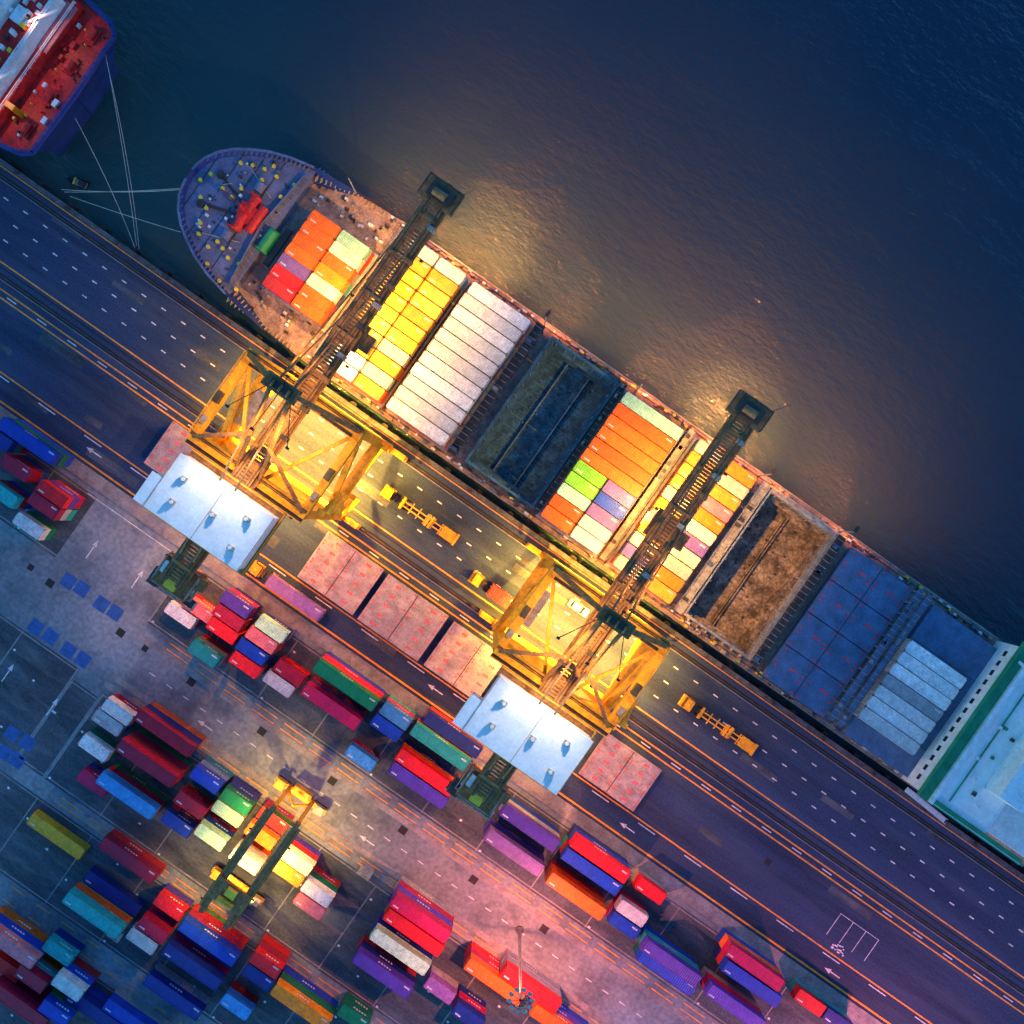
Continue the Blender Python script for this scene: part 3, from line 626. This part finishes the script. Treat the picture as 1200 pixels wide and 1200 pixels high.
    for s in (-1,1):
        b.beam((s*X*.93,Y0,34),(s*1.8,ya,za),.85,.95,'boom'); b.beam((s*1.8,ya,za),(s*2.2,Y1,34),.6,.6,'boom')
        b.beam((s*1.6,ya,za),(s*1.3,-36,35.4),.3,.3,'boom'); b.beam((s*X*.93,Y1,34),(s*2,Y1+6,41),.6,.6,'boom')
        b.beam((s*1.3,ya,za),(s*1.3,13,35.4),.22,.22,'boom'); b.beam((s*1.3,ya,za),(s*1.3,31.5,35.4),.22,.22,'boom')
    b.box(-2.9,2.9,ya-1.2,ya+1.2,za,za+.3,'boom'); b.box(-1.8,1.8,ya-.6,ya+.6,za+.3,za+1.1,'steel'); b.fence([(-2.8,ya-1.1,za+.3),(2.8,ya-1.1,za+.3),(2.8,ya+1.1,za+.3),(-2.8,ya+1.1,za+.3),(-2.8,ya-1.1,za+.3)],1.1,'boom',.05,1)
    for x in (-1.4,0,1.4): b.cyl((x,ya-.2,za+1.4),(x+.3,ya-.2,za+1.4),.6,'boom',12)
    b.beam((-5.6,ya,41),(5.6,ya,41),.6,.6,'boom')
    b.build('a_frame_and_stays',e)
    b=MB(); 
    b.box(-8.7,8.7,-31.9,-22.2,36.0,40.6,'whitep'); b.box(-10.6,-8.7,-31.9,-27.0,36,40.6,'whitep')
    b.box(-8.95,8.95,-32.1,-22.0,40.6,40.9,'roofw'); b.box(-10.85,-8.95,-32.1,-26.8,40.6,40.895,'roofw')
    for i in range(24): y=-31.7+i*.41; b.box(-8.7,8.7,y,y+.05,40.9,40.93,'roofw')
    for x in (-8.9,0,8.82): b.box(x,x+.1,-32.1,-22,40.9,41.05,'coam')
    for x,y in ((-6,-25),(5.5,-24.5),(-5.5,-29),(6,-29.6),(0.8,-27)): b.box(x-.5,x+.5,y-.4,y+.4,40.9,41.5,'coam'); b.cyl((x,y,41.5),(x,y,41.8),.3,'whitep',10)
    b.box(-9.2,9.2,-33,-21,35.4,35.6,'boom'); b.fence([(-9.1,-21.1,35.6),(9.1,-21.1,35.6),(9.1,-33,35.6),(-9.1,-33,35.6)],1.1,'cy',.05,1.5)
    b.build('machinery_house',e)
    b=MB()
    for z,w in ((30.5,3.6),(33.0,3.2)):
        b.box(-w,w,-42.6,-37.5,z,z+.15,'boom'); b.fence([(-w,-37.5,z),(w,-37.5,z),(w,-42.6,z),(-w,-42.6,z),(-w,-37.5,z)],1.1,'coam',.05,.8)
    for x in (-3.2,3.2):
        for y in (-42.4,-37.7): b.beam((x,y,30.5),(x,y,35),.2,.2,'boom')
        b.beam((x,-42.4,30.5),(x,-37.7,33.6),.15,.15,'coam'); b.beam((x,-37.7,30.5),(x,-42.4,33.6),.15,.15,'coam')
    b.box(-4.4,-2.6,-44,-41,28.5,31,'steel'); b.box(2.5,4.6,-40,-38,31,32.6,'boom'); b.box(-1,1,-42.2,-40.2,33.2,34.2,'yel'); b.box(-2.8,-1.4,-40.5,-38.5,33.2,34.2,'whitep')
    b.fence([(-4.6,-44.2,28.5),(4.2,-44.2,28.5),(4.2,-42.7,28.5)],1.2,'coam',.06,.8); b.box(-4.6,4.2,-44.2,-42.7,28.35,28.5,'steel')
    b.build('rear_service_platform',e)
    b=MB()
    Ls=[((3.0,4,32.6),(3.0,3.5,0),34000,SODW,130),((-3.0,14,32.6),(-8,13.5,0),46000,SODW,135),((3.0,25,32.6),(2.0,24.5,0),34000,SODW,130)]
    for x in (-8,8):
        for y in (-5.2,-17.8): Ls.append(((x,y,13.2),(x*.5,-11.5,0),85000,SOD,158))
    Ls.append(((0,37.6,33.6),(6,60,0),125000,(1,.29,.09),115)); Ls.append(((2.0,37.6,33.0),(3,39.5,0),150000,(1,.38,.06),42))
    Ls.append(((0,-33.6,34),(-2,-34,0),36000,(1,.32,.08),125)); Ls.append(((9.5,-21.5,32),(22,-30,0),28000,ORR,140))
    Ls.append(((10.5,-3,31),(24,-8,0),24000,ORR,135))
    Ls.append(((5.5,-11.5,46),(0,-11.5,33),12500,SODW,150)); Ls.append(((-5.5,-11.5,46),(0,-11.5,33),12500,SODW,150))  # added fill spots above the frame, to light its top faces yellow
    Ls.append(((0,-2.6,48.5),(0,24,35),15000,SODW,70)); Ls.append(((0,-12,48),(0,-28,41),19000,(1,.93,.86),90))  # added fill spots: one brightens the boom, one the machinery house roof
    for loc,tg,pw_,col,sz in Ls:
        x,y,z=loc; b.box(x-.3,x+.3,y-.2,y+.2,z+.35,z+.55,'steel')
        if z<46: b.box(x-.25,x+.25,y-.15,y+.15,z+.3,z+.35,'lampw')
        if z>=46: b.beam((x,y,z+.45),(x*.3,ya,za),.12,.12,'steel')
        lamp('SPOT','flood_and_fill_light',loc,pw_,col,tg,sz,.8,.35,e)
    b.build('floodlight_housings',e)
    return e
sts(-38.6,9); sts(22.0,12)
b=MB()
for u in (-58,-15,6,34,52):  # added posts and spots, none seen, to make the glow on the water
    x,y,z=u,SV1-.8,ZD+9.5
    b.cyl((x,y,ZD),(x,y,z+.3),.12,'coam',8); b.box(x-.3,x+.3,y-.1,y+1.2,z+.35,z+.5,'steel'); b.box(x-.25,x+.25,y+.5,y+1.1,z+.3,z+.35,'steel')
    lamp('SPOT','added_glow_spot',(x,y+.9,z),{-58:24000,-15:54000,6:52000,34:50000,52:42000}[u],(1,.29,.09),(x+4,y+28,-2),140,.9,.4,ship)
b.build('added_glow_posts',ship)
# ---------------- RTG
def rtg(u0,u1,v0,v1,zt):
    e=empty('rubber_tyred_gantry_crane'); b=MB(); um=(u0+u1)/2
    for u in (u0,u1): 
        b.box(u-.5,u+.5,v0-.8,v1+.8,zt-1.5,zt,'boom'); b.fence([(u-.8 if u==u0 else u+.8,v0,zt),(u-.8 if u==u0 else u+.8,v1,zt)],1,'cy',.04,1.5)
        b.box(min(u,u+(-1.1 if u==u0 else 1.1)),max(u,u+(-1.1 if u==u0 else 1.1)),v0,v1,zt-.5,zt-.4,'boom')
    for v in (v0,v1):
        b.box(u0-3.2,u1+3.2,v-.55,v+.55,1.6,2.5,'cy'); b.beam((u0,v,zt-1),(u1,v,zt-1),.7,.8,'cy')
        for u in (u0,u1):
            b.beam((u,v,2.5),(u,v,zt-1.5),.8,.7,'cy')
            for k in (-2.4,-.9,.9): 
                uu=u+(k if u==u0 else -k); b.cyl((uu,v-.35,.75),(uu,v+.35,.75),.75,'black',16)
        b.beam((u0,v,3),(um,v,9),.35,.35,'cy'); b.beam((u1,v,3),(um,v,9),.35,.35,'cy')
        b.box(um-2,um+2,v-.5+(1.3 if v==v1 else -1.3),v+.5+(1.3 if v==v1 else -1.3),2.4,4.4,'cy')
        b.box(u0-2.8,u0-.9,v-.9,v+.9,2.5,4.0,'cy'); b.box(u1+.9,u1+2.8,v-.8,v+.8,2.5,3.6,'coam')
    tv=v0+(v1-v0)*.22
    b.box(u0-.7,u1+.7,tv-2,tv+2,zt+.05,zt+.5,'boom'); b.cyl((u0+1,tv-1,zt+1.2),(u1-1,tv-1,zt+1.2),.6,'cy',12); b.box(um-1,um+1,tv+.2,tv+1.6,zt+.5,zt+1.6,'yel')
    b.box(u1-.3,u1+1.6,tv-1,tv+1,zt-4,zt-1.8,'glass'); b.box(um-3.1,um+3.1,tv-.4,tv+.4,zt-6.2,zt-5.8,'cy')
    for s in (-1,1): b.cyl((um+s,tv,zt),(um+s,tv,zt-5.8),.05,'steel',5)
    b.build('gantry_frame',e)
    b=MB()
    for u,v,p in ((u0,v0+1,20000),(u1,v1-4,17000),(u1,v0+6,14000),(u0,v1-5,13000)):
        uu=u+(-1.3 if u==u0 else 1.3); b.box(uu-.2,uu+.2,v-.15,v+.15,zt-1.0,zt-.8,'steel'); lamp('SPOT','gantry_floodlight',(uu,v,zt-1.2),p,(1,.54,.12),(um,v,0),145,.8,.25,e)
    b.build('floodlight_housings',e)
rtg(-4.6,.6,-89.5,-68.3,17.5)
def mast(u,v,z,pw,col,tgt,sz=140):
    e=empty('high_mast_lamp',(u,v,0)); b=MB(); b.cyl((0,0,0),(0,0,z),.38,'coam',12,.16); b.cyl((0,0,0),(0,0,.5),.8,'quay',12)
    for i in range(10):
        t=i*math.pi/5; x,y=math.cos(t)*1.9,math.sin(t)*1.9; b.beam((0,0,z),(x,y,z),.1,.1,'steel'); b.box(x-.4,x+.4,y-.3,y+.3,z-.1,z+.15,'coam'); b.box(x-.3,x+.3,y-.22,y+.22,z-.15,z-.1,'lampc')
    for i in range(20):
        t=i*math.pi/10;t2=(i+1)*math.pi/10; b.beam((math.cos(t)*1.2,math.sin(t)*1.2,z+.1),(math.cos(t2)*1.2,math.sin(t2)*1.2,z+.1),.12,.12,'coam')
    b.build('pole_and_lamp_ring',e)
    for i,(dx,dy) in enumerate(tgt):
        lamp('SPOT','mast_lamp',(2.1*(1 if dx>0 else -1),1.0*(1 if dy>0 else -1),z-.5),pw,col,(dx,dy,0),sz,.8,.4,e)
mast(48,-66,29,66000,(1,.235,.15),((14,8),(-8,-4)),126); mast(118,-62,29,60000,(1,.19,.22),((-8,14),(12,8)))  # second mast is out of view, added for its pink light on the apron
# ---------------- hatch covers on the quay
def hatch(u0a,u1a,v0a,v1a,n,m='hatchp'):
    z=n*.85+.3; u0,u1,v0,v1=[A(q,z) for q in (u0a,u1a,v0a,v1a)]; b=MB()
    for k in range(n):
        zz=.3+k*.85; d=.0 if k==n-1 else .2; b.box(u0+d,u1-d,v0+d,v1-d,zz,zz+.7,m)
    for x in (u0+1,u1-1): 
        for y in (v0+1,v1-1): b.box(x-.3,x+.3,y-.3,y+.3,0,.3,'steel')
    zt=.3+(n-1)*.85+.7
    for i in range(1,5): y=v0+(v1-v0)*i/5; b.box(u0+.1,u1-.1,y-.05,y+.05,zt,zt+.04,'coam')
    b.box((u0+u1)/2-.08,(u0+u1)/2+.08,v0+.1,v1-.1,zt,zt+.045,'steel')
    for i in range(5):
        y=v0+(v1-v0)*(i+.5)/5
        for x in (u0+.5,(u0+u1)/2-.5,(u0+u1)/2+.5,u1-.5):
            for q in (-.7,.7): b.cyl((x,y+q,zt),(x,y+q,zt+.12),.15,'redmark',8)
        for x in (u0+2.6,u1-3.4):
            for k in range(3): b.quad(x+k*.4,x+k*.4+.26,y-.25,y+.25,zt+.006,'redmark')
    b.build('ship_hatch_cover')
for a in ((-64.5,-51,-33.4,-23.4,3),(-27.2,-14,-34.4,-23.6,3),(-12.8,1.6,-34.5,-23.8,3),(3,17,-34.4,-24,2),(40,53,-34.4,-24.6,2)): hatch(*a)
# ---------------- vehicles
def truck(u,v,rot=0,load=None,cabm='cy',L=13):
    e=empty('yard_tractor_with_trailer',(u,v,0),rot); b=MB()
    def wheel(x,y,r=.5,w=.3): 
        b.cyl((x,y-w/2,r),(x,y+w/2,r),r,'black',14); b.cyl((x,y-w/2-.01,r),(x,y+w/2+.01,r),r*.45,'coam',10)
    for s in (-.45,.45): b.box(-.2,L,s-.12,s+.12,1.0,1.35,cabm)
    for k in range(8): x=.5+k*(L-1)/7; b.box(x-.1,x+.1,-1.15,1.15,1.1,1.3,cabm)
    for x in (.2,L*.47,L*.53,L-.3): b.box(x-.25,x+.25,-1.24,1.24,1.2,1.5,cabm)
    b.box(L*.72,L*.95,-1.1,1.1,1.3,1.36,cabm)
    for x in (L*.75,L*.85,L*.95):
        for y in (-1,1): wheel(x,y)
    b.build('skeletal_trailer',e)
    b=MB()
    for x in (-3.3,-.2,.7):
        for y in (-1,1): wheel(x,y,.5,.34)
    b.box(-4.2,1.4,-.5,.5,.7,1.0,'steel'); b.box(-4.4,-2.0,-1.2,1.2,.6,1.5,cabm)
    b.add([(-3.9,-1.1,1.5),(-2.2,-1.1,1.5),(-2.2,1.1,1.5),(-3.9,1.1,1.5),(-3.6,-.98,2.9),(-2.3,-.98,2.9),(-2.3,.98,2.9),(-3.6,.98,2.9)],[(0,1,5,4),(1,2,6,5),(2,3,7,6),(3,0,4,7)],'glass')
    b.box(-3.7,-2.2,-1.05,1.05,2.9,3.05,cabm); b.box(-4.42,-4.38,-.9,-.5,1.0,1.2,'whitep'); b.box(-4.42,-4.38,.5,.9,1.0,1.2,'whitep')
    b.cyl((-1.8,.9,1.4),(-1.8,.9,3.2),.1,'steel',8); b.box(-1.9,-1.2,-.8,.6,1.0,1.9,'steel'); b.box(-3.2,-2.8,-.2,.2,3.05,3.25,'yel')
    for s in (-1,1): b.box(-3.9,-3.7,s*1.35-.12,s*1.35+.12,2.1,2.5,'black')
    b.build('tractor_cab',e)
    if load:
        o=bpy.data.objects.new('loaded_container',CM[6.2] if L<8 else CM[12.5]); scn.collection.objects.link(o); o.parent=e; o.location=(L/2,0,1.52)
        o.material_slots[0].link='OBJECT'; o.material_slots[0].material=M['c_'+load]
    return e
truck(-18.6,-10.7); truck(52.2,-10.9); truck(5.0,-14.6,0,'rust','cy',6.4)
truck(-31,-37.4,0,'violet','cy',12.6)
def car(px,py,rot,colm):
    u,v=T(px,py); b=MB()
    for x in (-1.35,1.35):
        for y in (-.78,.78): b.cyl((x,y-.11,.33),(x,y+.11,.33),.33,'black',14)
    def lof(secs,m):
        vs=[];n=len(secs[0]);
        for s_ in secs: vs+=s_
        fs=[(i*n+j,i*n+(j+1)%n,(i+1)*n+(j+1)%n,(i+1)*n+j) for i in range(len(secs)-1) for j in range(n)]
        fs+= [tuple(range(n))[::-1],tuple((len(secs)-1)*n+j for j in range(n))]; b.add(vs,fs,m)
    def ring(x0,x1,w,z,c=.25): return [(x0,-w+c,z),(x0+c,-w,z),(x1-c,-w,z),(x1,-w+c,z),(x1,w-c,z),(x1-c,w,z),(x0+c,w,z),(x0,w-c,z)]
    lof([ring(-2.1,2.1,.82,.25),ring(-2.2,2.2,.88,.6),ring(-2.1,2.1,.84,.92)],colm)
    lof([ring(-1.7,1.1,.78,.92,.15),ring(-1.3,.45,.66,1.4,.15)],'glass'); lof([ring(-1.3,.45,.66,1.4,.15),ring(-1.2,.35,.6,1.46,.15)],colm)
    b.build('parked_car',loc=(u,v,0),rot=rot)
car(678,712,0,'whitep')
for px,py,m in ((430,1018,'grey'),(140,1090,'grey')):
    u,v=T(px,py); b=MB(); b.box(-1.2,1.2,-.9,.9,.0,2.2,'c_'+m); b.box(-1.35,1.35,-1.05,1.05,2.2,2.35,'coam'); b.box(1.2,1.22,-.4,.4,.9,1.7,'glass'); b.box(-.4,.4,-.92,-.9,.1,1.9,'glass'); b.build('site_cabin',loc=(u,v,0))
# ---------------- sky, sun, camera
w=bpy.data.worlds.new('World'); scn.world=w; w.use_nodes=True; nt=w.node_tree
bg=nt.nodes['Background']; sky=nd(nt,'ShaderNodeTexSky',sky_type='NISHITA'); sky.sun_disc=False
sky.sun_elevation=math.radians(4); sky.sun_rotation=math.radians(200); 
mx=nd(nt,'ShaderNodeMix',data_type='RGBA',blend_type='MULTIPLY'); mx.inputs['Factor'].default_value=1; mx.inputs['B'].default_value=(.22,.76,1.62,1)
nt.links.new(sky.outputs[0],mx.inputs['A']); nt.links.new(mx.outputs['Result'],bg.inputs['Color']); bg.inputs['Strength'].default_value=.46
s=lamp('SUN','dusk_sun',(0,0,100),.12,(1,.75,.6)); s.data.angle=math.radians(12)
s.rotation_euler=(math.radians(80),0,math.radians(20))
cam=bpy.data.cameras.new('camera'); co=bpy.data.objects.new('camera',cam); scn.collection.objects.link(co)
co.location=(0,0,H); co.rotation_euler=(0,0,TH); cam.lens=36; cam.sensor_width=36; cam.clip_end=6000; scn.camera=co
